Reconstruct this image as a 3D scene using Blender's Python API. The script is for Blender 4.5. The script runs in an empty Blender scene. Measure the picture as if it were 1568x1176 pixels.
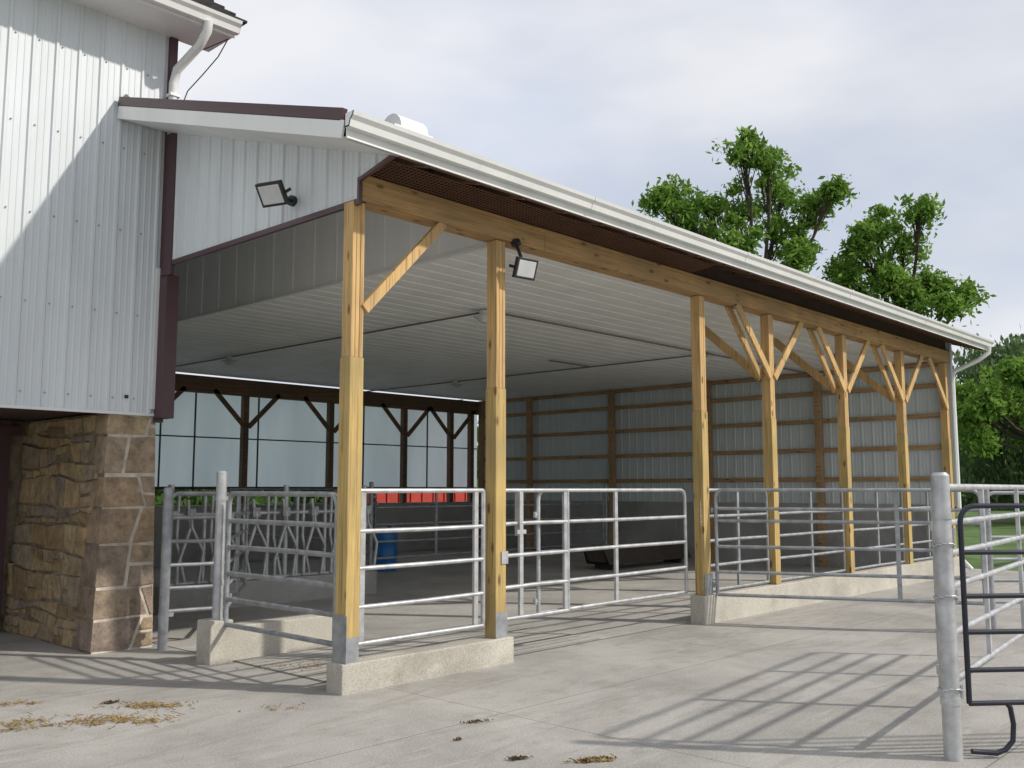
import bpy, math, random
import numpy as np
from mathutils import Vector, Matrix
random.seed(7); np.random.seed(7)
sc=bpy.context.scene
V=Vector
# ---------------------------------------------------------------- materials
def newmat(name):
    m=bpy.data.materials.new(name); m.use_nodes=True
    nt=m.node_tree; b=nt.nodes['Principled BSDF']
    return m,nt,b
def N(nt,t,**k):
    n=nt.nodes.new(t)
    for a,v in k.items(): setattr(n,a,v)
    return n
def coords(nt,scale=(1,1,1),kind='Object'):
    tc=N(nt,'ShaderNodeTexCoord'); mp=N(nt,'ShaderNodeMapping')
    mp.inputs['Scale'].default_value=scale
    nt.links.new(tc.outputs[kind],mp.inputs['Vector']); return mp.outputs['Vector']
def noise(nt,vec,scale,detail=4,rough=.6,dist=0):
    n=N(nt,'ShaderNodeTexNoise'); n.inputs['Scale'].default_value=scale
    n.inputs['Detail'].default_value=detail; n.inputs['Roughness'].default_value=rough; n.inputs['Distortion'].default_value=dist
    nt.links.new(vec,n.inputs['Vector']); return n.outputs['Fac']
def ramp(nt,fac,stops):
    r=N(nt,'ShaderNodeValToRGB'); e=r.color_ramp.elements
    while len(e)<len(stops): e.new(.5)
    for i,(p,c) in enumerate(stops):
        e[i].position=p; e[i].color=(c[0],c[1],c[2],1)
    nt.links.new(fac,r.inputs['Fac']); return r.outputs['Color']
def mix(nt,a,b,fac,mode='MIX'):
    m=N(nt,'ShaderNodeMix',data_type='RGBA',blend_type=mode)
    for s,v in ((m.inputs[6],a),(m.inputs[7],b),(m.inputs[0],fac)):
        if hasattr(v,'links') : nt.links.new(v,s)
        elif isinstance(v,(int,float)): s.default_value=v
        else: s.default_value=(v[0],v[1],v[2],1)
    return m.outputs[2]
def bump(nt,b,h,strength=.3,dist=.01):
    n=N(nt,'ShaderNodeBump'); n.inputs['Strength'].default_value=strength; n.inputs['Distance'].default_value=dist
    nt.links.new(h,n.inputs['Height']); nt.links.new(n.outputs['Normal'],b.inputs['Normal'])
def simple(name,c,rough=.6,metal=0,var=.12,sc_=3,bmp=0,stretch=(1,1,1)):
    m,nt,b=newmat(name); v=coords(nt,stretch); f=noise(nt,v,sc_,3)
    lo=[x*(1-var*1.5) for x in c]; hi=[min(1,x*(1+var)) for x in c]
    nt.links.new(ramp(nt,f,[(.3,lo),(.7,hi)]),b.inputs['Base Color'])
    b.inputs['Roughness'].default_value=rough; b.inputs['Metallic'].default_value=metal
    if bmp: bump(nt,b,noise(nt,v,sc_*12,3),bmp)
    return m
def wood(name,c,axis,dark=.5):
    m,nt,b=newmat(name)
    s=[16,16,16]; s[axis]=.6
    f=noise(nt,coords(nt,s),2.4,5,.65,.6)
    v2=coords(nt,(1,1,1)); f2=noise(nt,v2,1.3,2)
    col=ramp(nt,f,[(.32,[x*dark for x in c]),(.5,c),(.72,[min(1,x*1.3) for x in c])])
    col=mix(nt,col,[c[0]*.68,c[1]*.72,c[2]*.8],ramp(nt,f2,[(.42,(0,0,0)),(.68,(.75,.75,.75))]))
    s3=[5,5,5]; s3[axis]=1.9
    vo=N(nt,'ShaderNodeTexVoronoi'); vo.inputs['Scale'].default_value=1.5
    nt.links.new(coords(nt,s3),vo.inputs['Vector'])
    k=ramp(nt,vo.outputs['Distance'],[(.10,(.85,.85,.85)),(.19,(0,0,0))])
    col=mix(nt,col,(.13,.06,.02),k)
    nt.links.new(col,b.inputs['Base Color']); b.inputs['Roughness'].default_value=.75
    bump(nt,b,f,.3,.004); return m
def paintmetal(name,c,dirt=.25,rough=.42):
    m,nt,b=newmat(name)
    f=noise(nt,coords(nt,(1,1,.25)),1.7,3)
    col=ramp(nt,f,[(.3,[x*(1-dirt*.5) for x in c]),(.62,c)])
    f2=noise(nt,coords(nt,(3,3,.4)),3,3)
    col=mix(nt,col,[c[0]*.72,c[1]*.69,c[2]*.62],ramp(nt,f2,[(.55,(0,0,0)),(.8,(dirt,dirt,dirt))]))
    nt.links.new(col,b.inputs['Base Color']); b.inputs['Roughness'].default_value=rough
    return m
M={}
M['white']=paintmetal('white_siding_steel',(.66,.70,.73))
M['whitetrim']=paintmetal('white_trim',(.76,.77,.76),.2)
M['brown']=paintmetal('brown_trim_steel',(.075,.034,.042),.2,.4)
M['brownroof']=paintmetal('brown_roof_steel',(.10,.05,.06),.2,.4)
M['ceil']=paintmetal('ceiling_steel',(.84,.85,.83),.2,.45)
M['inner']=paintmetal('inner_siding_steel',(.60,.66,.67),.2,.5)
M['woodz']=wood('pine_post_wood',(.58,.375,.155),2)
M['woodzl']=wood('treated_post_wood',(.50,.35,.13),2)
M['woodx']=wood('pine_beam_wood_x',(.45,.275,.115),0)
M['woody']=wood('pine_beam_wood_y',(.44,.28,.14),1)
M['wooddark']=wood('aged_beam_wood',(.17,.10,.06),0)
M['eave']=simple('eave_underside_brown',(.06,.034,.026),.8)
M['mesh']=simple('vent_mesh_brown',(.16,.08,.045),.7)
M['galv']=simple('galvanised_tube',(.50,.51,.52),.42,.45,.18,8)
M['galvd']=simple('weathered_galvanised_tube',(.33,.345,.36),.5,.4,.2,8)
M['blacktube']=simple('dark_painted_tube',(.012,.015,.028),.35,0,.2,6)
M['black']=simple('black_plastic',(.02,.02,.022),.5)
M['lens']=simple('lamp_glass',(.55,.57,.58),.15)
M['shingle']=simple('dark_shingles',(.03,.028,.03),.9,0,.4,14,.4)
M['door']=paintmetal('old_white_door',(.55,.54,.50),.4,.7)
M['blue']=simple('blue_plastic',(.02,.18,.50),.4)
M['red']=simple('red_paint',(.45,.045,.03),.45)
M['rubber']=simple('rubber',(.02,.02,.02),.8)
M['pipe']=simple('conduit_plastic',(.16,.16,.16),.5)
M['bark']=simple('bark',(.055,.042,.03),.9,0,.4,6,.5)
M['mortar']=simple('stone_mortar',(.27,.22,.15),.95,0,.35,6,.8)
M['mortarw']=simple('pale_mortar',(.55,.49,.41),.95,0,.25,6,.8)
M['cow']=simple('dark_rubber_mat',(.065,.05,.04),.8)
def stonemat(name,stops,dark=.6):
    m,nt,b=newmat(name)
    g=N(nt,'ShaderNodeNewGeometry'); v=coords(nt)
    base=ramp(nt,g.outputs['Random Per Island'],stops)
    f=noise(nt,v,7,6,.75)
    dk=ramp(nt,f,[(.3,(.50,.47,.45)),(.5,(1,.98,.95)),(.7,(1.5,1.45,1.35))])
    col=mix(nt,base,dk,1.0,'MULTIPLY')
    col=mix(nt,col,(.10,.085,.07),ramp(nt,noise(nt,v,2.2,4,.7),[(.55,(0,0,0)),(.75,(dark,dark,dark))]))
    nt.links.new(col,b.inputs['Base Color']); b.inputs['Roughness'].default_value=.92
    bump(nt,b,noise(nt,v,14,6,.75),.9,.03); return m
M['fieldstone']=stonemat('field_stone',[(0,(.24,.17,.095)),(.2,(.42,.31,.17)),(.4,(.31,.26,.19)),(.6,(.48,.36,.20)),(.8,(.27,.24,.205)),(1,(.43,.33,.18))],.5)
M['quoin']=stonemat('quoin_stone',[(0,(.25,.20,.165)),(.35,(.37,.27,.17)),(.6,(.27,.22,.185)),(.8,(.40,.31,.20)),(1,(.23,.185,.15))],.45)
def concrete(name,c,joints=True,groove=False,stain=.5):
    m,nt,b=newmat(name); v=coords(nt)
    f1=noise(nt,v,.5,6,.65,.4); f2=noise(nt,v,3.2,6,.72); f3=noise(nt,v,70,1)
    col=ramp(nt,f1,[(.34,[x*.72 for x in c]),(.5,[x*.96 for x in c]),(.66,[min(1,x*1.15) for x in c])])
    col=mix(nt,col,(c[0]*.55,c[1]*.48,c[2]*.39),ramp(nt,f2,[(.52,(0,0,0)),(.76,(stain,stain,stain))]))
    fs=noise(nt,coords(nt,(.5,4.5,1)),1.8,5,.7)
    col=mix(nt,col,(c[0]*1.28,c[1]*1.28,c[2]*1.28),ramp(nt,fs,[(.55,(0,0,0)),(.7,(.6,.6,.6))]))
    col=mix(nt,col,ramp(nt,f3,[(.33,(.80,.80,.80)),(.6,(1.06,1.06,1.06))]),1.0,'MULTIPLY')
    h=f2
    if joints:
        sp=N(nt,'ShaderNodeSeparateXYZ'); tc=N(nt,'ShaderNodeTexCoord'); nt.links.new(tc.outputs['Object'],sp.inputs[0])
        ft=noise(nt,coords(nt,(.35,1.6,1)),1.1,6,.75,1.2)
        col=mix(nt,col,(c[0]*.6,c[1]*.57,c[2]*.52),ramp(nt,ft,[(.54,(0,0,0)),(.60,(.40,.40,.40)),(.66,(.05,.05,.05))]))
        cur=None
        for ax,per,off in ((0,3.66,.35),(1,3.05,-1.35)):
            a=N(nt,'ShaderNodeMath',operation='SUBTRACT'); nt.links.new(sp.outputs[ax],a.inputs[0]); a.inputs[1].default_value=off
            w=N(nt,'ShaderNodeMath',operation='PINGPONG'); nt.links.new(a.outputs[0],w.inputs[0]); w.inputs[1].default_value=per/2
            l=N(nt,'ShaderNodeMath',operation='LESS_THAN'); nt.links.new(w.outputs[0],l.inputs[0]); l.inputs[1].default_value=.005
            if cur is None: cur=l.outputs[0]
            else:
                mx=N(nt,'ShaderNodeMath',operation='MAXIMUM'); nt.links.new(cur,mx.inputs[0]); nt.links.new(l.outputs[0],mx.inputs[1]); cur=mx.outputs[0]
        mm=N(nt,'ShaderNodeMath',operation='MULTIPLY'); nt.links.new(cur,mm.inputs[0]); mm.inputs[1].default_value=.65
        col=mix(nt,col,(.10,.09,.08),mm.outputs[0])
    if groove:
        w=N(nt,'ShaderNodeTexWave',bands_direction='Y'); w.inputs['Scale'].default_value=2.4; w.inputs['Distortion'].default_value=.15
        nt.links.new(v,w.inputs['Vector']); g=ramp(nt,w.outputs['Fac'],[(.04,(0,0,0)),(.14,(1,1,1))])
        col=mix(nt,col,mix(nt,(.55,.53,.5),(1,1,1),g),1.0,'MULTIPLY')
    nt.links.new(col,b.inputs['Base Color']); b.inputs['Roughness'].default_value=.88
    bump(nt,b,h,.3,.012); return m
M['pave']=concrete('pavement_concrete',(.375,.36,.335))
M['floor']=concrete('floor_concrete',(.43,.415,.39),False,False,.4)
M['gfloor']=concrete('grooved_floor_concrete',(.42,.405,.38),False,True,.3)
M['curb']=concrete('curb_concrete',(.48,.455,.395),False,False,.5)
M['wallc']=concrete('wall_concrete',(.36,.36,.345),False,False,.3)
M['grass']=simple('grass_ground',(.075,.14,.022),.95,0,.35,.6,.5)
def leafmat(name,c1,c2):
    m,nt,b=newmat(name); nt.nodes.remove(b); out=nt.nodes['Material Output']
    g=N(nt,'ShaderNodeNewGeometry'); f=noise(nt,coords(nt),.9,1)
    a=N(nt,'ShaderNodeMath',operation='ADD'); nt.links.new(f,a.inputs[0]); nt.links.new(g.outputs['Random Per Island'],a.inputs[1])
    h=N(nt,'ShaderNodeMath',operation='MULTIPLY'); nt.links.new(a.outputs[0],h.inputs[0]); h.inputs[1].default_value=.5
    col=ramp(nt,h.outputs[0],[(.25,c1),(.75,c2)])
    d=N(nt,'ShaderNodeBsdfDiffuse'); t=N(nt,'ShaderNodeBsdfTranslucent'); ms=N(nt,'ShaderNodeMixShader'); ms.inputs[0].default_value=.45
    nt.links.new(col,d.inputs[0]); nt.links.new(col,t.inputs[0])
    nt.links.new(d.outputs[0],ms.inputs[1]); nt.links.new(t.outputs[0],ms.inputs[2]); nt.links.new(ms.outputs[0],out.inputs[0]); return m
M['leaf']=leafmat('bright_leaves',(.10,.20,.035),(.27,.43,.09))
M['leafd']=leafmat('dark_leaves',(.045,.095,.025),(.13,.22,.06))
M['leafw']=leafmat('willow_leaves',(.06,.11,.045),(.17,.24,.11))
m,nt,b=newmat('translucent_curtain'); nt.nodes.remove(b); out=nt.nodes['Material Output']
d=N(nt,'ShaderNodeBsdfDiffuse'); t=N(nt,'ShaderNodeBsdfTranslucent'); ms=N(nt,'ShaderNodeMixShader'); ms.inputs[0].default_value=.8
cc=ramp(nt,noise(nt,coords(nt,(1,1,.3)),.8,3),[(.3,(.55,.63,.67)),(.7,(.72,.80,.84))])
nt.links.new(cc,d.inputs[0]); nt.links.new(cc,t.inputs[0])
nt.links.new(d.outputs[0],ms.inputs[1]); nt.links.new(t.outputs[0],ms.inputs[2]); nt.links.new(ms.outputs[0],out.inputs[0]); M['curtain']=m
M['straw']=simple('straw_litter',(.30,.21,.085),.95,0,.5,30)
M['manure']=simple('manure_litter',(.09,.055,.022),.95,0,.5,30)
# ---------------------------------------------------------------- mesh builder
class MB:
    def __init__(s): s.v=[]; s.f=[]; s.m=[]; s.sm=[]; s.mats=[]
    def mi(s,m):
        if m not in s.mats: s.mats.append(m)
        return s.mats.index(m)
    def add(s,vs,fs,m,smooth=False):
        o=len(s.v); s.v+= [tuple(x) for x in vs]; k=s.mi(m)
        for f in fs: s.f.append(tuple(i+o for i in f)); s.m.append(k); s.sm.append(smooth)
    def box(s,x0,y0,z0,x1,y1,z1,m):
        vs=[(x,y,z) for x in (x0,x1) for y in (y0,y1) for z in (z0,z1)]
        s.add(vs,[(0,1,3,2),(4,6,7,5),(0,4,5,1),(2,3,7,6),(0,2,6,4),(1,5,7,3)],m)
    def beam(s,p0,p1,w,h,m,up=(0,0,1)):
        p0=V(p0);p1=V(p1); d=(p1-p0).normalized(); up=V(up)
        sd=d.cross(up)
        if sd.length<1e-4: sd=V((1,0,0))
        sd.normalize(); u=sd.cross(d).normalized()
        vs=[p+sd*(a*w/2)+u*(c*h/2) for p in (p0,p1) for a in (-1,1) for c in (-1,1)]
        s.add(vs,[(0,1,3,2),(4,6,7,5),(0,4,5,1),(2,3,7,6),(0,2,6,4),(1,5,7,3)],m)
    def tube(s,pts,r,m,n=10,r1=None):
        pts=[V(p) for p in pts]; L=len(pts); r1=r if r1 is None else r1
        t0=(pts[1]-pts[0]).normalized(); a=t0.orthogonal().normalized(); vs=[]
        for i,p in enumerate(pts):
            t=(pts[min(i+1,L-1)]-pts[max(i-1,0)]).normalized()
            a=(a-t*a.dot(t)).normalized(); b_=t.cross(a); rr=r+(r1-r)*i/(L-1)
            for k in range(n):
                an=2*math.pi*k/n; vs.append(p+(a*math.cos(an)+b_*math.sin(an))*rr)
        fs=[]
        for i in range(L-1):
            for k in range(n): fs.append((i*n+k,i*n+(k+1)%n,(i+1)*n+(k+1)%n,(i+1)*n+k))
        s.add(vs,fs,m,True)
        s.add(vs[:n],[tuple(range(n))[::-1]],m); s.add(vs[-n:],[tuple(range(n))],m)
    def poly(s,pts,m): s.add(pts,[tuple(range(len(pts)))],m)
    def prism(s,pts,ext,m):
        n=len(pts); e=V(ext); vs=[V(p) for p in pts]+[V(p)+e for p in pts]
        fs=[tuple(range(n))[::-1],tuple(range(n,2*n))]+[(i,(i+1)%n,n+(i+1)%n,n+i) for i in range(n)]
        s.add(vs,fs,m)
    def sheet(s,O,U,W,Nn,w,fb,ft,m,sp=.229,h=.018):
        O=V(O);U=V(U);W=V(W);Nn=V(Nn); prof=[]; u=0
        while u<w:
            for du,hh in ((0,0),(.014,h),(.038,h),(.052,0),(.10,0),(.107,h*.22),(.118,h*.22),(.125,0),(.165,0),(.172,h*.22),(.183,h*.22),(.19,0)):
                if u+du<=w: prof.append((u+du,hh))
            u+=sp
        prof.append((w,0)); vs=[]
        for u,hh in prof:
            vs.append(O+U*u+W*fb(u)+Nn*hh); vs.append(O+U*u+W*ft(u)+Nn*hh)
        s.add(vs,[(2*i,2*i+2,2*i+3,2*i+1) for i in range(len(prof)-1)],m)
    def make(s,name,parent=None,bevel=0,seg=1):
        me=bpy.data.meshes.new(name); me.from_pydata(s.v,[],s.f)
        for mm in s.mats: me.materials.append(M[mm])
        me.polygons.foreach_set('material_index',s.m); me.polygons.foreach_set('use_smooth',s.sm); me.update()
        o=bpy.data.objects.new(name,me); sc.collection.objects.link(o)
        if parent: o.parent=parent
        if bevel:
            bm=o.modifiers.new('bevel','BEVEL'); bm.width=bevel; bm.segments=seg; bm.limit_method='ANGLE'
        return o
def empty(name):
    e=bpy.data.objects.new(name,None); sc.collection.objects.link(e); return e
rj=lambda a: random.uniform(-a,a)
# ---------------------------------------------------------------- ground
g=MB(); g.poly([(-900,-900,-.012),(900,-900,-.012),(900,900,-.012),(-900,900,-.012)],'grass'); g.make('ground')
g=MB(); g.poly([(-40,-30,0),(16.2,-30,0),(16.2,14.5,0),(-40,14.5,0)],'pave'); g.make('concrete_pavement')
g=MB(); g.poly([(.12,.21,.006),(14.5,.21,.006),(14.5,12.9,.006),(.12,12.9,.006)],'floor')
g.poly([(.13,.22,.011),(3.6,.22,.011),(3.6,2.0,.011),(.13,2.0,.011)],'gfloor'); g.make('shed_floor')
# ---------------------------------------------------------------- shed
shed=empty('cattle_shed')
PX=[0.02,1.78,5.5,7.32,9.76,12.2,14.45]; PY=.1; HB=4.105
p=MB()
for i,x in enumerate(PX):
    zb=.24 if i<2 else .34
    w=.066; zs=2.62 if i!=0 else 2.75
    p.box(x-w-.006,PY-w-.006,zb,x+w+.006,PY+w+.006,zs,'woodzl')
    for k in range(3):
        a=x-w+k*2*w/3
        p.box(a+.0015,PY-w+.001*(k%2),zs+.0,a+2*w/3-.0015,PY+w,HB-.01,'woodz')
p.make('posts',shed,.004)
p=MB()
p.beam((.09,.04,3.17),(1.0,.04,4.11),.09,.05,'woodz',(0,1,0))
for x in PX[3:6]:
    for sgn in (-1,1):
        p.beam((x+sgn*.05,.03,3.2),(x+sgn*.95,.03,4.12),.11,.04,'woodz',(0,1,0))
    p.beam((x-.09,.16,3.2),(x-.09,1.25,4.15),.04,.12,'woodz',(0,0,1))
    p.beam((x-.10,.17,3.2),(x-.95,.17,4.12),.11,.04,'woodz',(0,1,0))
p.beam((PX[6]-.05,.03,3.2),(PX[6]-.95,.03,4.12),.11,.04,'woodz',(0,1,0))
p.make('knee_braces',shed,.003)
p=MB()
xs=[.004,2.4,6.3,8.7,11.1,14.6]
for a,b_ in zip(xs[:-1],xs[1:]):
    p.box(a+.002,-.005,HB+rj(.003),b_-.002,.035,4.29,'woodx')
p.box(.03,.165,HB-.005,14.6,.205,4.27,'woodx')
p.box(.1,.04,HB-.005,14.5,.16,HB+.02,'woodx')
p.box(.004,-.012,4.292,14.6,.04,4.33,'woodx')
p.make('header_beam',shed,.003)
RP=.313
def rz(y): return 4.50+RP*(y+.5)
p=MB()
yr=6.5; zr=rz(yr); t=.035
p.prism([(-.54,-.55,rz(-.55)),(-.54,3.49,rz(3.49)),(-.54,3.49,rz(3.49)+t),(-.54,-.55,rz(-.55)+t)],(15.65,0,0),'brownroof')
p.prism([(.12,3.49,rz(3.49)),(.12,yr,zr),(.12,yr,zr+t),(.12,3.49,rz(3.49)+t)],(14.99,0,0),'brownroof')
p.prism([(.12,yr,zr),(.12,13.6,zr-RP*7.1),(.12,13.6,zr-RP*7.1+t),(.12,yr,zr+t)],(14.99,0,0),'brownroof')
x=-.5
while x<15:
    p.beam((x,-.53,rz(-.53)+t+.008),(x,3.48,rz(3.48)+t+.008),.03,.02,'brownroof'); x+=.229
p.beam((-.56,-.5,rz(-.5)+.05),(-.56,3.47,rz(3.47)+.05),.05,.10,'brown')
for k in range(5):
    p.beam((-.56+k*.12,3.44,rz(3.47)+.03),(-.50+k*.12,3.44,rz(3.47)+.12),.05,.06,'brown')
p.make('roof',shed)
p=MB()
p.beam((-.575,-.52,rz(-.52)-.07),(-.575,3.47,rz(3.47)-.07),.02,.14,'whitetrim')
p.prism([(-.56,-.5,rz(-.5)-.14),(-.56,3.47,rz(3.47)-.14),(-.56,3.47,rz(3.47)-.12),(-.56,-.5,rz(-.5)-.12)],(.56,0,0),'whitetrim')
p.box(-.57,-.56,rz(-.5)-.15,15.12,-.545,rz(-.5)+.0,'whitetrim')
def gutter(mb,x0,x1,yb,zt,m='whitetrim',s=1):
    prof=[(yb,zt),(yb,zt-.11*s),(yb-.06*s,zt-.11*s),(yb-.075*s,zt-.06*s),(yb-.105*s,zt-.03*s),(yb-.115*s,zt),(yb-.10*s,zt+.004),(yb-.095*s,zt-.025*s),(yb-.065*s,zt-.055*s),(yb-.05*s,zt-.1*s),(yb-.01,zt-.1*s),(yb-.01,zt)]
    mb.prism([(x0,a,z) for a,z in prof],(x1-x0,0,0),m)
    for xx in (x0,x1-.004): mb.prism([(xx,a,z) for a,z in prof[:6]],(.004,0,0),m)
gutter(p,-.60,15.15,-.562,rz(-.5)+.03)
for x in (2.4,5.45,8.5,11.55):
    p.prism([(x,-.56,rz(-.5)-.083),(x,-.626,rz(-.5)-.083),(x,-.642,rz(-.5)-.03),(x,-.672,rz(-.5)),(x,-.682,rz(-.5)+.036),(x,-.56,rz(-.5)+.036)],(.03,0,0),'whitetrim')
p.tube([(14.95,-.62,4.40),(14.95,-.62,4.30),(14.85,-.45,4.15),(14.72,-.02,3.95),(14.68,-.0,3.8),(14.68,-.0,.3),(14.75,-.15,.1)],.045,'whitetrim',8)
p.make('gutter_and_fascia',shed)
p=MB()
p.prism([(0.0,-.54,rz(-.54)-.02),(0.0,.6,rz(.6)-.02),(0.0,.6,rz(.6)-.012),(0.0,-.54,rz(-.54)-.012)],(15.05,0,0),'eave')
x=.3
while x<15:
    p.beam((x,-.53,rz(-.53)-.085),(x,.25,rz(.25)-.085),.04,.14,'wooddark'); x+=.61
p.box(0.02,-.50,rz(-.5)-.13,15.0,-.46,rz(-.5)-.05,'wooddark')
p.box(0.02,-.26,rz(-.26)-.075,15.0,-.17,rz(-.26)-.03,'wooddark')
p.box(.02,.06,4.29,14.9,.08,4.62,'eave')
for k in range(115):
    x=.04+k*.045
    p.beam((x,.02,4.335),(x,-.36,rz(-.36)-.165),.006,.006,'mesh')
for k in range(9):
    y=.01-k*.043; zz=4.338+(.01-y)/.38*(rz(-.36)-.165-4.335)
    p.beam((.02,y,zz),(5.2,y,zz),.006,.006,'mesh')
p.make('eave_underside',shed)
p=MB()
yN=-.47; w=3.48-yN
def gb(u):
    y=yN+u
    return 4.10 if y>=0.0 else 4.27-y*.24
p.sheet((-.01,yN,0),(0,1,0),(0,0,1),(-1,0,0),w,gb,lambda u: rz(yN+u)-.13,'white')
p.make('gable_siding',shed)
p=MB()
p.box(-.035,0.0,4.055,-.0,3.45,4.105,'brown'); p.box(-.035,-.03,4.055,.0,.0,4.29,'brown')
p.beam((-.018,-.02,4.27),(-.018,-.5,4.385),.035,.03,'brown')
p.box(-.04,3.22,3.95,.0,3.46,rz(3.3)-.13,'brown')
p.box(-.04,3.30,2.40,.10,3.47,3.96,'brown')
p.make('gable_trim',shed)
p=MB()
p.sheet((.02,.2,rz(.2)-.22),V((0,1,RP)).normalized(),(1,0,0),(0,0,-1),6.4,lambda u:0,lambda u:1.9,'ceil')
p.sheet((1.95,.2,0),(0,1,0),(0,0,1),(-1,0,0),12.6,lambda u:4.13,lambda u:min(rz(.2+u),zr-RP*(.2+u-yr))-.23,'ceil',.458,.008)
p.box(1.925,.2,4.115,1.975,12.9,4.15,'whitetrim')
p.sheet((1.97,.2,4.16),(0,1,0),(1,0,0),(0,0,-1),12.7,lambda u:0,lambda u:12.55,'ceil',.305,.009)
p.make('ceiling',shed)
p=MB()
XE=14.56
p.sheet((XE,-.05,0),(0,1,0),(0,0,1),(-1,0,0),13.0,lambda u:1.3,lambda u:rz(min(u,6.5)) if u<6.5 else zr-RP*(u-6.5),'inner')
p.make('end_wall_siding',shed)
p=MB()
for z in (1.84,2.46,3.08,3.68,4.1): p.box(XE-.06,.18,z-.045,XE-.025,12.95,z+.045,'woody')
for y in (2.7,5.4,8.2,11.0,12.85): p.box(XE-.19,y-.065,0,XE-.063,y+.065,4.14,'woody')
p.make('end_wall_framing',shed,.003)
p=MB(); p.box(XE-.06,.2,0,XE+.12,13.0,1.33,'wallc'); p.make('end_wall_concrete',shed,.01)
YB=13.0
p=MB(); p.box(.1,YB,0,XE-.07,YB+.2,1.28,'wallc'); p.make('back_wall_concrete',shed,.01)
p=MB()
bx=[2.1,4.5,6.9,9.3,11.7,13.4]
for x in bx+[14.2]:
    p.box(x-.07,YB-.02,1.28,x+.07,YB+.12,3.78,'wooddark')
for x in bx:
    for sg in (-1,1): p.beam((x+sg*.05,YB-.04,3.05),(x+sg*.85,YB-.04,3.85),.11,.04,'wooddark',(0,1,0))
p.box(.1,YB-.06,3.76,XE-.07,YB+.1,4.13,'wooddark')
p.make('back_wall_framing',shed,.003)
p=MB()
p.poly([(.1,YB+.16,1.66),(XE,YB+.16,1.66),(XE,YB+.16,3.8),(.1,YB+.16,3.8)],'curtain')
p.box(.1,YB+.12,2.77,XE,YB+.15,2.80,'black'); p.tube([(.1,YB+.16,1.66),(XE,YB+.16,1.66)],.03,'black')
for x in (4.9,5.7,7.3,10.4,12.6): p.box(x,YB+.125,1.66,x+.03,YB+.155,3.78,'black')
p.make('side_curtain',shed)
p=MB()
for a,b_ in (((4.5,3.0,4.12),(4.5,12.9,4.12)),((4.5,2.85,4.12),(14.4,2.85,4.12)),((10.3,2.9,4.12),(10.3,12.9,4.12)),((9.0,5.6,4.12),(10.3,5.6,4.12))): p.tube([a,b_],.014,'pipe',6)
p.make('conduit',shed)
for q in ((4.5,2.95),(4.5,9.7),(10.3,2.95),(10.3,9.6)):
    p=MB(); p.tube([(q[0],q[1],4.14),(q[0],q[1],4.04)],.07,'whitetrim',14); p.tube([(q[0],q[1],4.05),(q[0],q[1],4.02),(q[0],q[1],3.97)],.16,'lens',18,.05); p.make('ceiling_lamp')
p=MB(); p.box(-.10,-.004,-.02,1.93,.21,.24,'curb'); p.make('concrete_curb',None,.012,2)
p=MB(); p.box(5.36,-.004,-.02,14.8,.21,.34,'curb'); p.make('concrete_curb',None,.012,2)
p=MB(); p.box(-.13,2.0,-.02,1.35,2.2,.33,'curb'); p.box(-.14,1.97,-.02,.10,2.23,.40,'curb'); p.make('concrete_curb',None,.012,2)
p=MB(); pts=[(-.25+.14*math.cos(a),4.68+.15*math.sin(a)) for a in [math.pi*k/10 for k in range(11)]]
p.prism([(.12,y,z) for y,z in pts],(.30,0,0),'whitetrim'); p.box(.02,-.42,4.55,.45,-.08,4.675,'whitetrim'); p.make('roof_vent')
p=MB()
p.box(-.062,-.0,.1,-.056,.18,.62,'galvd'); p.box(-.06,.018,.24,.08,.024,.44,'galvd')
p.box(PX[1]-.08,.018,.16,PX[1]+.08,.024,.48,'galvd'); p.box(PX[2]-.09,.018,.28,PX[2]+.09,.024,.6,'galvd')
p.box(PX[1]-.0,.017,.93,PX[1]+.09,.023,1.05,'galv')
p.make('post_brackets',shed)
def flood(base,aim,name='floodlight',up=.0,s=1):
    p=MB(); b0=V(base); d=V(aim).normalized()
    side=d.cross(V((0,0,1))).normalized(); u=side.cross(d)
    c=b0+V(up)
    p.tube([b0,b0+(c-b0)*.5,c-d*.03],.018,'black',8)
    p.tube([b0,b0+(c-b0)*.15],.05,'black',12)
    def ob(cc,hw,hh,hd,m):
        vs=[cc+side*(a*hw*s)+u*(e*hh*s)+d*(f*hd) for a in(-1,1) for e in(-1,1) for f in(-1,1)]
        p.add(vs,[(0,1,3,2),(4,6,7,5),(0,4,5,1),(2,3,7,6),(0,2,6,4),(1,5,7,3)],m)
    ob(c,.145,.115,.022,'black'); ob(c+d*.02,.12,.09,.006,'lens')
    for k in range(6): ob(c-d*.035+side*(-.1+k*.04)*s,.004,.09,.015,'black')
    for a in (-1,1): p.beam(c+side*(a*.155*s),c+side*(a*.155*s)-d*.09,.006,.03,'black')
    p.make(name,None,.004)
flood((-.03,.95,4.28),(-.75,-.25,-.55),up=(-.26,-.05,.0),s=.95)
flood((1.95,.0,4.12),(-.15,-1,-.35),up=(0.02,-.12,-.30),s=.9)
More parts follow.
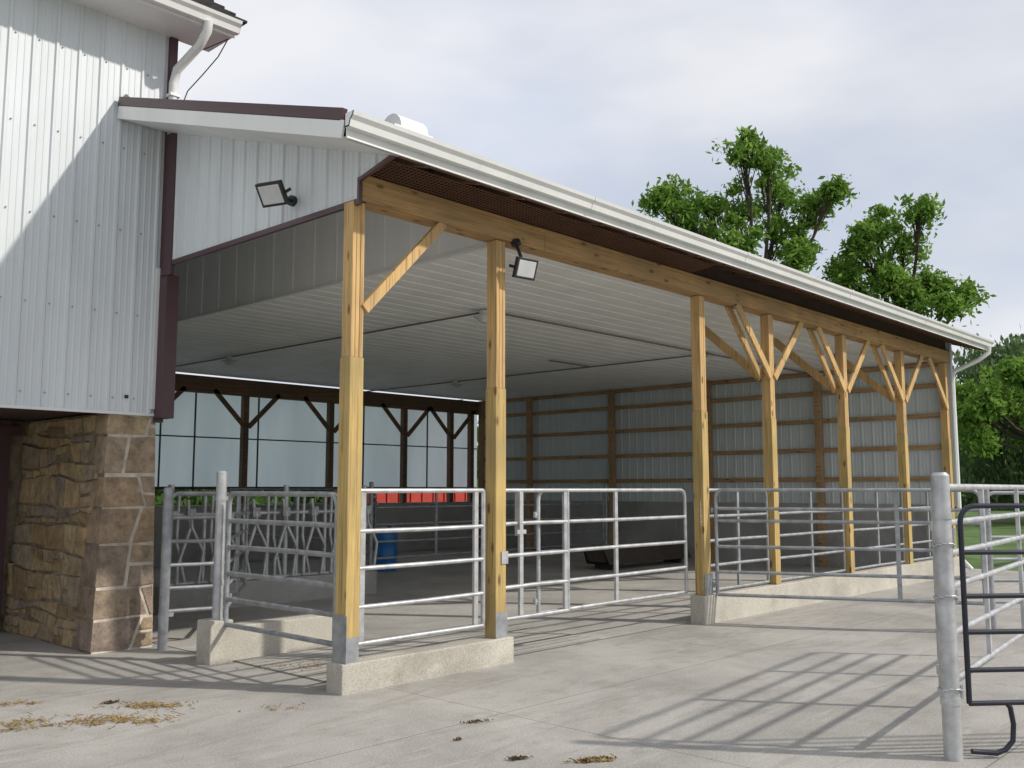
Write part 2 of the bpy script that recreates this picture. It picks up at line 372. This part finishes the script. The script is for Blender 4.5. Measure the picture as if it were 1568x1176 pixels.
# ---------------------------------------------------------------- barn
barn=empty('white_barn')
p=MB()
p.sheet((-12.02,3.5,0),(1,0,0),(0,0,1),(0,-1,0),12.0,lambda u:2.45,lambda u:6.76,'white')
for zz in (2.6,3.5,4.4,5.3,6.2):
    x=-12.02
    while x<-.05:
        if x>-2.6: p.box(x+.074,3.484,zz-.006,x+.086,3.501,zz+.006,'galvd')
        x+=.229
p.box(-.36,3.48,2.60,-.325,3.501,2.635,'black')
p.make('front_siding',barn)
p=MB()
p.sheet((.03,3.5,0),(0,1,0),(0,0,1),(1,0,0),10.5,lambda u:2.45,lambda u:6.76+.7*min(u,10.5-u),'white')
p.box(-12,3.52,2.46,0.0,14,2.5,'eave'); p.box(-12,13.9,0,0,14,6.8,'white')
p.make('end_siding',barn)
p=MB()
p.box(-.03,3.455,2.36,.06,3.53,6.76,'brown'); p.box(-12,3.475,2.425,-.03,3.515,2.452,'whitetrim')
p.box(-.075,3.462,2.5,-.032,3.49,4.05,'whitetrim')
p.make('corner_trim',barn)
D=-.14
p=MB()
p.box(-12,2.98,6.86+D,.46,3.5,6.885+D,'whitetrim'); p.box(-12,2.965,6.86+D,.48,2.98,7.0+D,'whitetrim')
gutter(p,-12,.50,2.963,7.02+D,s=1.15)
p.prism([(.46,2.98,6.86+D),(.46,8.75,6.86+.7*5.77+D),(.46,8.75,7.02+.7*5.77+D),(.46,2.98,7.0+D)],(.025,0,0),'whitetrim')
p.prism([(.04,3.5,6.87+.36+D),(.04,8.75,6.87+.7*5.77+D),(.04,8.75,6.9+.7*5.77+D),(.04,3.5,6.9+.36+D)],(.42,0,0),'whitetrim')
p.make('eave_trim',barn)
p=MB()
p.prism([(-12,2.93,7.03+D),(-12,8.75,7.03+.7*5.82+D),(-12,8.75,7.07+.7*5.82+D),(-12,2.93,7.07+D)],(12.50,0,0),'shingle')
p.prism([(-12,8.75,7.03+.7*5.82+D),(-12,14.5,7.03+D),(-12,14.5,7.07+D),(-12,8.75,7.07+.7*5.82+D)],(12.50,0,0),'shingle')
for k in range(24):
    y=2.92+k*.13
    for q in range(6):
        a=.54-.30*(q+1)+(.15 if k%2 else 0); p.box(a+.004,y,7.06+.7*(y-2.93)+D,a+.296,y+.14,7.09+.7*(y-2.93)+rj(.004)+D,'shingle')
p.make('roof',barn)
p=MB()
p.tube([(.12,2.90,6.9+D),(.12,2.92,6.80+D),(.10,3.05,6.66+D),(.01,3.36,6.45+D),(-.0,3.41,6.3+D),(0.0,3.41,5.85)],.05,'whitetrim',10)
p.box(-.06,3.35,6.0,.06,3.46,6.03,'whitetrim')
p.make('downspout',barn)
p=MB(); p.tube([(.42,3.0,6.84+D),(.36,3.1,6.50),(.26,3.25,6.3),(.14,3.35,6.1),(.08,3.4,5.85)],.007,'black',5); p.tube([(.42,3.0,6.7),(.30,3.15,6.62),(.1,3.4,6.5)],.006,'black',5); p.make('cable',barn)
# stone pier
p=MB()
def bt(z): return .13*(1-z/2.43)
p.add([(-.485-bt(0),3.54-bt(0),0),(-.01,3.54-bt(0),0),(-.01,5.7,0),(-.485-bt(0),5.7,0),(-.485,3.54,2.44),(-.01,3.54,2.44),(-.01,5.7,2.44),(-.485,5.7,2.44)],[(1,2,6,5),(2,3,7,6),(4,5,6,7)],'mortarw')
p.add([(-.51-bt(0),3.509-bt(0),0),(-.0,3.509-bt(0),0),(-.51,3.509,2.44),(-.0,3.509,2.44)],[(0,1,3,2)],'mortarw')
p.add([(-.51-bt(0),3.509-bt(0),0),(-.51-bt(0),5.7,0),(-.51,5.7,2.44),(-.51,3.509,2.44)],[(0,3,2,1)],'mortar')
def cell(c8,m): p.add(c8,[(0,1,3,2),(4,6,7,5),(0,4,5,1),(2,3,7,6),(0,2,6,4),(1,5,7,3)],m)
def zw(k,y): return math.sin(y*2.3+k*1.7)*.03+math.sin(y*5.1+k)*.018
z=0.0;k=0
while z<2.36:
    h=random.choice((.10,.15,.20,.26,.30))*random.uniform(.9,1.1); h=min(h,2.43-z); y=3.50-bt(z)+random.uniform(.15,.42)
    while y<5.7:
        L=random.uniform(.16,.55); e=min(y+L,5.72); o=bt(z)+random.uniform(-.004,.03)
        s1,s2=rj(.035),rj(.035); gz=.013
        def st(y0,y1,ta,tb,sa,sb):
            c8=[]
            for xx in (-.512-o,-.35):
                for yy,sl in ((y0+.013,sa),(y1-.013,sb)):
                    for zi,zz in ((0,z+gz+h*ta),(1,z+h*tb-gz)):
                        off=zw(k if zi==0 else k+1,yy) if 0<z and z+h<2.42 else 0
                        c8.append((xx+rj(.012),yy+sl*(1 if zi else -1),max(.0,zz+off)+rj(.014)))
            cell(c8,'fieldstone')
        if h>.18 and random.random()<.4:
            c=random.uniform(.35,.65); st(y,e,0,c,s1,s2); st(y,(y+e)/2,c,1,s1,rj(.02)); st((y+e)/2,e,c,1,rj(.02),s2)
        else: st(y,e,0,1,s1,s2)
        y=e
    z+=h;k+=1
z=0
hs=[.33,.30,.44,.38,.34,.42,.22]
splits=[(.32,.12),(.40,-.1),(.22,.05),(.30,.12),(.36,-.08),(.18,.06),(.42,.05)]
for i,h in enumerate(hs):
    zt_=min(z+h,2.43); d=3.78+rj(.06); g_=.016
    s,sl=splits[i]
    def q8(xa0,xa1,xb0,xb1,za,zb,cut=0):
        ob,ot=bt(za)-.002+random.uniform(0,.012),bt(zb)-.002+random.uniform(0,.012)
        return [(xa0,3.505-ob,za+rj(.014)),(xa1+cut,3.505-ot,zb+rj(.014)),(xa0,d,za),(xa1,d,zb),(xb0,3.505-ob,za+rj(.014)),(xb1,3.505-ot,zb+rj(.014)),(xb0,d,za),(xb1,d,zb)]
    L0=-.522-bt(z); L1=-.522-bt(zt_); m0=-.5+s-sl/2; m1=-.5+s+sl/2
    cell(q8(L0+rj(.01),L1+rj(.01),m0-.02,m1-.02,z+g_,zt_-g_),'quoin')
    if i%2: cell(q8(m0+.02,m1+.02,0,-.01,z+g_,zt_-g_),'quoin')
    else:
        zm=z+h*random.uniform(.4,.6); mm=(m0+m1)/2
        cell(q8(m0+.02,mm+.02,0,-.01,z+g_,zm-.015),'quoin'); cell(q8(mm+.02,m1+.02,0,-.01,zm+.015,zt_-g_),'quoin')
    z=zt_
p.make('stone_pier',barn,.014,2)
p=MB()
p.box(-12,5.75,0,-.5,5.9,2.45,'mortar')
p.box(-1.9,5.68,.05,-.86,5.72,2.28,'door'); p.box(-3.3,5.68,.05,-1.93,5.72,2.28,'door'); p.box(-.84,5.62,0,-.72,5.74,2.45,'brown'); p.box(-4,5.6,2.28,-.6,5.74,2.38,'brown')
p.make('sliding_door_wall',barn)
# ---------------------------------------------------------------- gates
def gate(p0,p1,zs,r=.022,stiles=(),m='galv',name='livestock_gate',rt=.10):
    p0=V((p0[0],p0[1],0)); p1=V((p1[0],p1[1],0)); L=(p1-p0).length; d=(p1-p0)/L; mb=MB()
    P=lambda u,z: p0+d*u+V((0,0,z))
    zt=max(zs); zb=min(zs); path=[P(0,zb)]
    for k in range(6):
        a=math.pi/2*k/5; path.append(P(rt-rt*math.cos(a),zt-rt+rt*math.sin(a)))
    for k in range(6):
        a=math.pi/2*k/5; path.append(P(L-rt+rt*math.sin(a),zt-rt+rt*math.cos(a)))
    path.append(P(L,zb)); mb.tube(path,r,m,10)
    for z in zs:
        if z<zt-.01:
            sag=rj(.006); mb.tube([P(0,z),P(L/2,z+sag),P(L,z)],r*.95,m,10)
    for f in stiles:
        u=f*L; mb.beam(P(u,zb-.01),P(u,zt-.01),r*1.3,r*2.3,m,d)
    for z in (zb+.12,zt-.25): mb.tube([P(-.05,z-.03),P(-.05,z+.03)],.02,m,8); mb.tube([P(-.06,z),P(.0,z)],.012,m,6)
    return mb.make(name)
def pole(x,y,z0,z1,r=.05,m='galv'):
    mb=MB(); mb.tube([(x,y,z0),(x,y,z1)],r,m,18); mb.tube([(x,y,z1),(x,y,z1+.02)],r*1.02,m,18,r*.7)
    for z in (z0+.35,z1-.25): mb.tube([(x,y,z-.02),(x,y,z+.02)],r*1.12,m,18); mb.box(x+r,y-.02,z-.02,x+r+.05,y+.02,z+.02,m)
    mb.make('fence_pole')
Z5=[.38,.68,.99,1.30,1.63]; Z6=[.36,.60,.84,1.09,1.34,1.60]
gate((0.02,.26),(0.02,1.98),Z6,stiles=(),m='galvd',r=.024)
pole(0.0,2.1,.4,1.80,.05); pole(-.02,3.12,0,1.64,.05,'galvd')
gate((.70,3.15),(.10,3.3),Z6,m='galvd')
gate((.75,3.2),(2.2,5.2),Z6,m='galvd',stiles=(.5,))
gate((.14,.13),(1.64,.13),[.36,.66,.98,1.29,1.63],stiles=(.03,.93),rt=.02)
mb=MB(); mb.tube([(.13,.2,.2),(.13,.2,1.8)],.025,'galv'); mb.make('fence_pole')
gate((1.90,.17),(2.95,.17),Z5,stiles=(.30,.96),rt=.03)
gate((2.55,.23),(5.32,.23),Z5,stiles=(.48,))
mb=MB(); mb.box(2.16,.13,1.18,2.2,.2,1.62,'galv'); mb.box(2.12,.125,1.2,2.25,.13,1.24,'galv'); mb.make('gate_latch')
gate((5.63,-.02),(6.9,-2.75),[.34,.62,.93,1.25,1.40,1.63],stiles=(.70,),m='galvd')
gate((5.62,.12),(7.2,.12),Z5,stiles=(.5,),m='galvd')
gate((7.45,.12),(9.65,.12),Z5,stiles=(.5,),m='galvd')
gate((9.9,.12),(12.1,.12),Z5,stiles=(.5,),m='galvd')
gate((12.35,.12),(14.3,.12),Z5,stiles=(.5,),m='galvd')
pole(1.36,-4.2,0,1.73,.055,'galv')
nd=V((.681+.12,-.732+.02)).normalized()
q0=V((1.36,-4.2))+nd*.10
mb=MB()
def Q(u,z): return (q0.x+nd.x*u,q0.y+nd.y*u,z)
L=2.6
path=[Q(0.02,.33)]
for k in range(6):
    a=math.pi/2*k/5; path.append(Q(.02+.1-.1*math.cos(a),1.44+.1*math.sin(a)))
path+=[Q(L,1.54)]
mb.tube(path,.017,'blacktube')
for z in (.33,.53,.76,.98,1.25): mb.tube([Q(.02,z),Q(L,z)],.016,'blacktube')
mb.tube([Q(.26,.33),Q(.285,.30),Q(.30,.2),Q(.29,.10),Q(.24,.05),Q(.18,.03),Q(.02,.045)],.016,'blacktube')
mb.tube([Q(2.3,.33),Q(2.28,.2),Q(2.3,.06),Q(2.5,.03)],.016,'blacktube')
for z in (.4,.98,1.36): mb.tube([Q(-.04,z-.04),Q(-.04,z+.04)],.022,'galvd',8)
mb.make('dark_corral_panel')
gate((1.46,-4.12),(5.6,-3.7),[.40,.70,1.0,1.22,1.42,1.66],stiles=(.35,.7),m='galv')
gate((6.95,-2.8),(9.2,-5.2),Z6,stiles=(.5,),m='galvd')
pole(6.95,-2.8,0,1.66,.04,'galvd')
mb=MB()
for z in (.98,.42,1.30):
    for k in range(12):
        a=2*math.pi*k/12; c=V((1.36+.066*math.cos(a),-4.2+.066*math.sin(a),z+.01*math.sin(a*2)))
        t=V((-math.sin(a),math.cos(a),0)); mb.tube([c-t*.017,c+t*.017],.006,'galv',6)
mb.make('gate_chain')
mb=MB()
for k in range(9):
    c=V((5.36,.03,1.5-k*.035)); mb.tube([c,c-V((0,0,.028))],.007 if k%2 else .004,'galv',6)
for k in range(6):
    c=V((5.38,.03,.62-k*.035)); mb.tube([c,c-V((0,0,.028))],.007 if k%2 else .004,'galvd',6)
mb.make('gate_chain')
# headlocks
mb=MB(); x0,x1,yh=1.35,4.6,5.7
for z in (.38,1.57,1.30): mb.tube([(x0,yh,z),(x1,yh,z)],.03,'galv')
x=x0
while x<x1-.2:
    mb.tube([(x,yh,.38),(x,yh,1.55)],.028,'galv',8)
    mb.tube([(x+.10,yh-.05,.38),(x+.10,yh-.05,.62),(x+.27,yh-.05,1.12),(x+.22,yh-.05,1.5)],.027,'galv',8)
    mb.tube([(x+.40,yh-.07,.38),(x+.46,yh-.07,.8),(x+.28,yh-.07,1.12),(x+.26,yh-.07,1.32)],.025,'galv',8)
    mb.tube([(x+.24,yh,.38),(x+.10,yh,.95),(x+.12,yh,1.55)],.025,'galv',8)
    mb.box(x+.2,yh-.09,1.25,x+.32,yh-.04,1.38,'galvd')
    x+=.50
for x in (x0,x0+1.8,x1): mb.tube([(x,yh,0),(x,yh,1.7)],.04,'galv')
mb.make('feed_headlocks')
p=MB(); p.box(1.2,5.6,0,4.8,5.8,.36,'wallc'); p.make('feed_curb',None,.01)
gate((6.2,7.4),(9.2,7.4),Z5,stiles=(.5,),m='galvd'); gate((9.4,7.4),(13.0,7.4),Z5,stiles=(.33,.66),m='galvd')
gate((6.2,7.4),(6.2,12.5),Z5,stiles=(.5,),m='galvd')
for x in (6.1,9.3,13.1): pole(x,7.4,0,1.75,.04,'galvd')
mb=MB(); prof=[(0,.26),(.05,.285),(.28,.29),(.3,.30),(.32,.29),(.58,.29),(.6,.30),(.62,.29),(.85,.285),(.9,.26)]
vs=[];fs=[];n=24
for z,r in prof:
    for k in range(n): vs.append((7.55+r*.85*math.cos(2*math.pi*k/n),8.75+r*.85*math.sin(2*math.pi*k/n),z*.95+.01))
for i in range(len(prof)-1):
    for k in range(n): fs.append((i*n+k,i*n+(k+1)%n,(i+1)*n+(k+1)%n,(i+1)*n+k))
mb.add(vs,fs,'blue',True); mb.add(vs[-n:],[tuple(range(n))],'blue'); mb.tube([(7.6,8.68,.86),(7.6,8.68,.89)],.04,'black'); mb.make('blue_barrel')
mb=MB(); mb.prism([(10.6,5.4,.12),(10.6,5.55,.4),(10.6,5.6,.4),(10.6,5.47,.16),(10.6,5.95,.16),(10.6,6.05,.4),(10.6,6.1,.4),(10.6,6.0,.12)],(3.0,0,0),'cow')
for x in (10.8,13.3): mb.box(x,5.5,0,x+.08,5.95,.12,'cow')
for xx in (10.6,13.56): mb.prism([(xx,5.43,.13),(xx,5.57,.4),(xx,6.08,.4),(xx,5.98,.13)],(.04,0,0),'cow')
mb.make('feed_trough')
mb=MB(); mb.box(13.0,16.0,.75,17.0,17.8,.85,'red')
for a in ((13.0,16.0,17.0,16.05),(13.0,17.75,17.0,17.8),(13.0,16.05,13.05,17.75),(16.95,16.05,17,17.75)): mb.box(a[0],a[1],.85,a[2],a[3],1.60,'red')
for k in range(9): mb.box(13.1+k*.47,15.96,.8,13.16+k*.47,16.0,1.68,'red')
for x in (13.8,16.2):
    for y in (15.9,17.9): mb.tube([(x,y-.1,.4),(x,y+.1,.4)],.4,'rubber',20); mb.tube([(x,y-.11,.4),(x,y+.11,.4)],.18,'whitetrim',14)
mb.beam((13,16.9,.7),(11.4,16.9,.35),.1,.1,'black'); mb.make('red_farm_wagon')
# ---------------------------------------------------------------- litter
def litter(name,cx,cy,rx,ry,n,m,lng=.05,th=.004,rot=0):
    mb=MB(); cl=[(rj(rx*.8),rj(ry*.8)) for _ in range(6)]
    for k in range(n):
        c=random.choice(cl); s=random.choice((.12,.2,.45))
        a=c[0]+random.gauss(0,s)*rx; b_=c[1]+random.gauss(0,s)*ry; x=cx+a*math.cos(rot)-b_*math.sin(rot); y=cy+a*math.sin(rot)+b_*math.cos(rot)
        an=random.uniform(0,math.pi); l=random.uniform(.3,1)*lng; z=random.uniform(.005,.012)
        mb.beam((x-l*math.cos(an),y-l*math.sin(an),z),(x+l*math.cos(an),y+l*math.sin(an),z+random.uniform(0,.012)),th*random.uniform(.7,2),th,m)
    mb.make(name)
def gp(px,py):
    R=px-784; v=588-py; F=1446.3-v*.1093; Vv=159+v*.994; t=-1.65/Vv
    return ((F*.732+R*.681)*t-4.9,(F*.681-R*.732)*t-6.33)
rt_=math.radians(-30)
for px,py,rx,ry,n,m,l in ((140,1105,.55,.25,260,'straw',.03),(225,1082,.25,.16,150,'straw',.028),(60,1112,.25,.12,60,'straw',.03),(170,1077,.05,.03,80,'manure',.015),(905,1166,.14,.03,80,'straw',.025),(905,1166,.12,.025,130,'manure',.015),(800,1163,.07,.02,80,'manure',.012),(735,1106,.08,.03,50,'manure',.010),(702,1134,.02,.012,30,'manure',.010),(30,1078,.12,.08,40,'straw',.03),(480,1020,.5,.25,120,'straw',.02),(430,1085,.2,.1,25,'straw',.02)):
    x,y=gp(px,py); litter('straw_litter' if m=='straw' else 'manure_litter',x,y,rx,ry,n,m,l,.004,rt_)
# ---------------------------------------------------------------- trees
def ab(a,b): return (.681*a+.732*b-4.9,-.732*a+.681*b-6.33)
def leaves(mb_name,cl,n,size,m,sigz=1.0,hang=0,parent=None):
    cs=[]
    for (c,sg) in cl:
        k=int(n*random.uniform(.6,1.4)); q=np.random.normal(0,.62,(k,3))
        q*=np.array([sg,sg,sg*sigz*.7]); q[:,2]-=.2*sg*np.abs(q[:,0]*q[:,0]+q[:,1]*q[:,1])/(sg*sg+.01); cs.append(q+np.array(c))
    C=np.concatenate(cs); K=len(C)
    d=np.random.normal(0,1,(K,3)); d[:,2]-=hang; d/=np.linalg.norm(d,axis=1,keepdims=True)
    e=np.cross(d,np.random.normal(0,1,(K,3))); e/=np.linalg.norm(e,axis=1,keepdims=True)
    s=(size*np.random.uniform(.5,1.4,(K,1)))
    vs=np.stack([C-d*s,C+e*s*.42,C+d*s,C-e*s*.42],1).reshape(-1,3)
    me=bpy.data.meshes.new(mb_name); me.vertices.add(4*K); me.vertices.foreach_set('co',vs.ravel())
    me.loops.add(4*K); me.loops.foreach_set('vertex_index',np.arange(4*K)); me.polygons.add(K)
    me.polygons.foreach_set('loop_start',np.arange(K)*4); me.polygons.foreach_set('loop_total',np.full(K,4)); me.update(); me.validate()
    me.materials.append(M[m]); o=bpy.data.objects.new(mb_name,me); sc.collection.objects.link(o); o.parent=parent; return o
def crown(name,b,lobes,basepx,m='leaf',n=50,sub=20,size=.12,sg=.42,forkpy=520,tr=.3,dy=12):
    e=empty(name); S=1464/b; mb=MB(); cl=[]
    def W(px,py,db=0):
        x,y=ab((px-784)/S,b+db); return V((x,y,1.65+(748-py)/S))
    g0=W(basepx,748); g0.z=-.2; fk=W(basepx+5,forkpy)
    mb.tube([g0,g0.lerp(fk,.5)+V((.1,.1,0)),fk],tr,'bark',10,tr*.7)
    for (px,py,r) in lobes:
        db=random.uniform(-1.6,1.6); c=W(px,py-dy,db); R=r/S
        mid=fk.lerp(c,.5)+V((rj(.3),rj(.3),-.25))
        mb.tube([fk,fk.lerp(mid,.5)+V((rj(.15),rj(.15),rj(.15))),mid,mid.lerp(c,.5)+V((rj(.15),rj(.15),rj(.1))),c],tr*.33,'bark',7,.035)
        for k in range(sub):
            u=V((random.gauss(0,1),random.gauss(0,1),random.gauss(0,.85))).normalized()*R*random.uniform(.3,1.4)
            cc=c+u; st=mid.lerp(c,random.uniform(.4,1)); mb.tube([st,st.lerp(cc,.5)+V((rj(.12),rj(.12),.1)),cc],.03,'bark',5,.008)
            cl.append((tuple(cc),sg*random.uniform(.35,1.05)))
    mb.make('trunk_and_limbs',e); leaves('foliage',cl,n,size,m,parent=e); return e
L1=[(1140,240,26),(1180,255,32),(1225,285,32),(1262,318,24),(1100,300,28),(1040,290,22),(1005,325,16),(1050,345,20),(1150,320,36),(1200,345,34),(1245,385,26),(1130,380,26),(1085,360,16),(1280,300,12),(1165,405,24),(1215,405,20)]
L2=[(1370,335,24),(1412,335,20),(1340,360,20),(1400,380,32),(1330,405,18),(1300,430,18),(1360,435,24),(1420,430,28),(1455,438,22),(1474,468,14),(1400,465,24),(1440,485,18),(1340,455,18),(1325,388,14)]
crown('leafy_tree',35,L1,1150)
crown('leafy_tree',35,L2,1390)
L3=[(1510,610,24),(1540,625,24),(1500,650,22),(1560,590,22),(1590,600,40),(1488,630,14),(1600,660,40),(1495,690,18),(1540,580,12)]
crown('leafy_tree',40,L3,1600,n=60,forkpy=680,size=.14)
def willow(name,a,b,h,r):
    e=empty(name); x,y=ab(a,b); mb=MB(); mb.tube([(x,y,-.2),(x+.2,y,h*.3),(x,y+.2,h*.55)],.5,'bark',10,.3); cl=[]
    for k in range(16):
        an=2*math.pi*k/16+rj(.2); rr=r*random.uniform(.3,.85); t=V((x+rr*math.cos(an),y+rr*math.sin(an),h*random.uniform(.75,.95)))
        mb.tube([(x,y+.2,h*.5),V((x,y,h*.7)).lerp(t,.5),t],.16,'bark',6,.04)
        for q in range(12):
            c=t+V((rj(1.5),rj(1.5),rj(.6))); zz=c.z; bot=random.uniform(.8,3.0)
            while zz>bot:
                cl.append(((c.x+rj(.12),c.y+rj(.12),zz),.35)); zz-=.55
    mb.make('trunk_and_limbs',e); leaves('foliage',cl,12,.17,'leafw',1.6,2.5,e)
willow('willow_tree',25.5,46,9.3,4.6); willow('willow_tree',33.5,50,9.8,5.0)
cl=[]
for k in range(420):
    t=k/420; ang=math.radians(-50+t*125); R=95+rj(12)
    aa=R*math.sin(ang-.35); bb=R*math.cos(ang-.35); X,Y=ab(aa,bb); hh=random.uniform(4,8.5)
    for z in np.arange(.8,hh,1.7): cl.append(((X+rj(2),Y+rj(2),z),2.6*random.uniform(.7,1.2)))
leaves('distant_trees',cl,40,.6,'leafd')
cl=[]
for k in range(140):
    x=-6+k*.2; cl.append(((x,22+rj(1),random.uniform(.2,1.35)),.5))
leaves('hedge',cl,60,.13,'leafd')
mb=MB()
for k in range(9):
    x=18+k*2.4; mb.box(x-.06,-1-.06,0,x+.06,-.94,1.3,'wooddark')
for z in (.5,.85,1.2): mb.box(18,-1.1,z-.05,37.2,-1.06,z+.05,'wooddark')
mb.make('pasture_fence')
# ---------------------------------------------------------------- light, sky, camera
d=V((-.645,1,-.9)).normalized()
sun=bpy.data.lights.new('sun','SUN'); sun.energy=3.4; sun.angle=math.radians(1.4); sun.color=(1,.94,.84)
so=bpy.data.objects.new('sun',sun); so.rotation_euler=d.to_track_quat('-Z','Y').to_euler(); sc.collection.objects.link(so)
w=bpy.data.worlds.new('World'); sc.world=w; w.use_nodes=True; nt=w.node_tree; bg=nt.nodes['Background']
sky=N(nt,'ShaderNodeTexSky'); sky.sky_type='NISHITA'; sky.sun_disc=False; sky.sun_elevation=math.radians(37); sky.sun_rotation=math.radians(147)
f=noise(nt,coords(nt,(1,1,2.8),'Generated'),1.5,5,.52); f2=noise(nt,coords(nt,(1,1,2.4),'Generated'),2.6,4,.5)
cl_=ramp(nt,f2,[(.33,(6.9,7.4,8.6)),(.60,(8.8,8.9,9.3))])
fac=ramp(nt,f,[(.36,(.74,.74,.74)),(.54,(.98,.98,.98))])
nt.links.new(mix(nt,sky.outputs[0],cl_,fac),bg.inputs['Color']); bg.inputs['Strength'].default_value=.1
cam=bpy.data.cameras.new('camera'); co=bpy.data.objects.new('camera',cam); sc.collection.objects.link(co)
cam.sensor_width=36; cam.lens=1455/1568*36; cam.clip_end=3000; cam.clip_start=.05
co.location=(-4.9,-6.33,1.65); co.rotation_euler=(math.radians(90+6.27),0,math.radians(-47.07))
sc.camera=co
sc.view_settings.view_transform='Standard'; sc.view_settings.look='None'; sc.view_settings.exposure=0
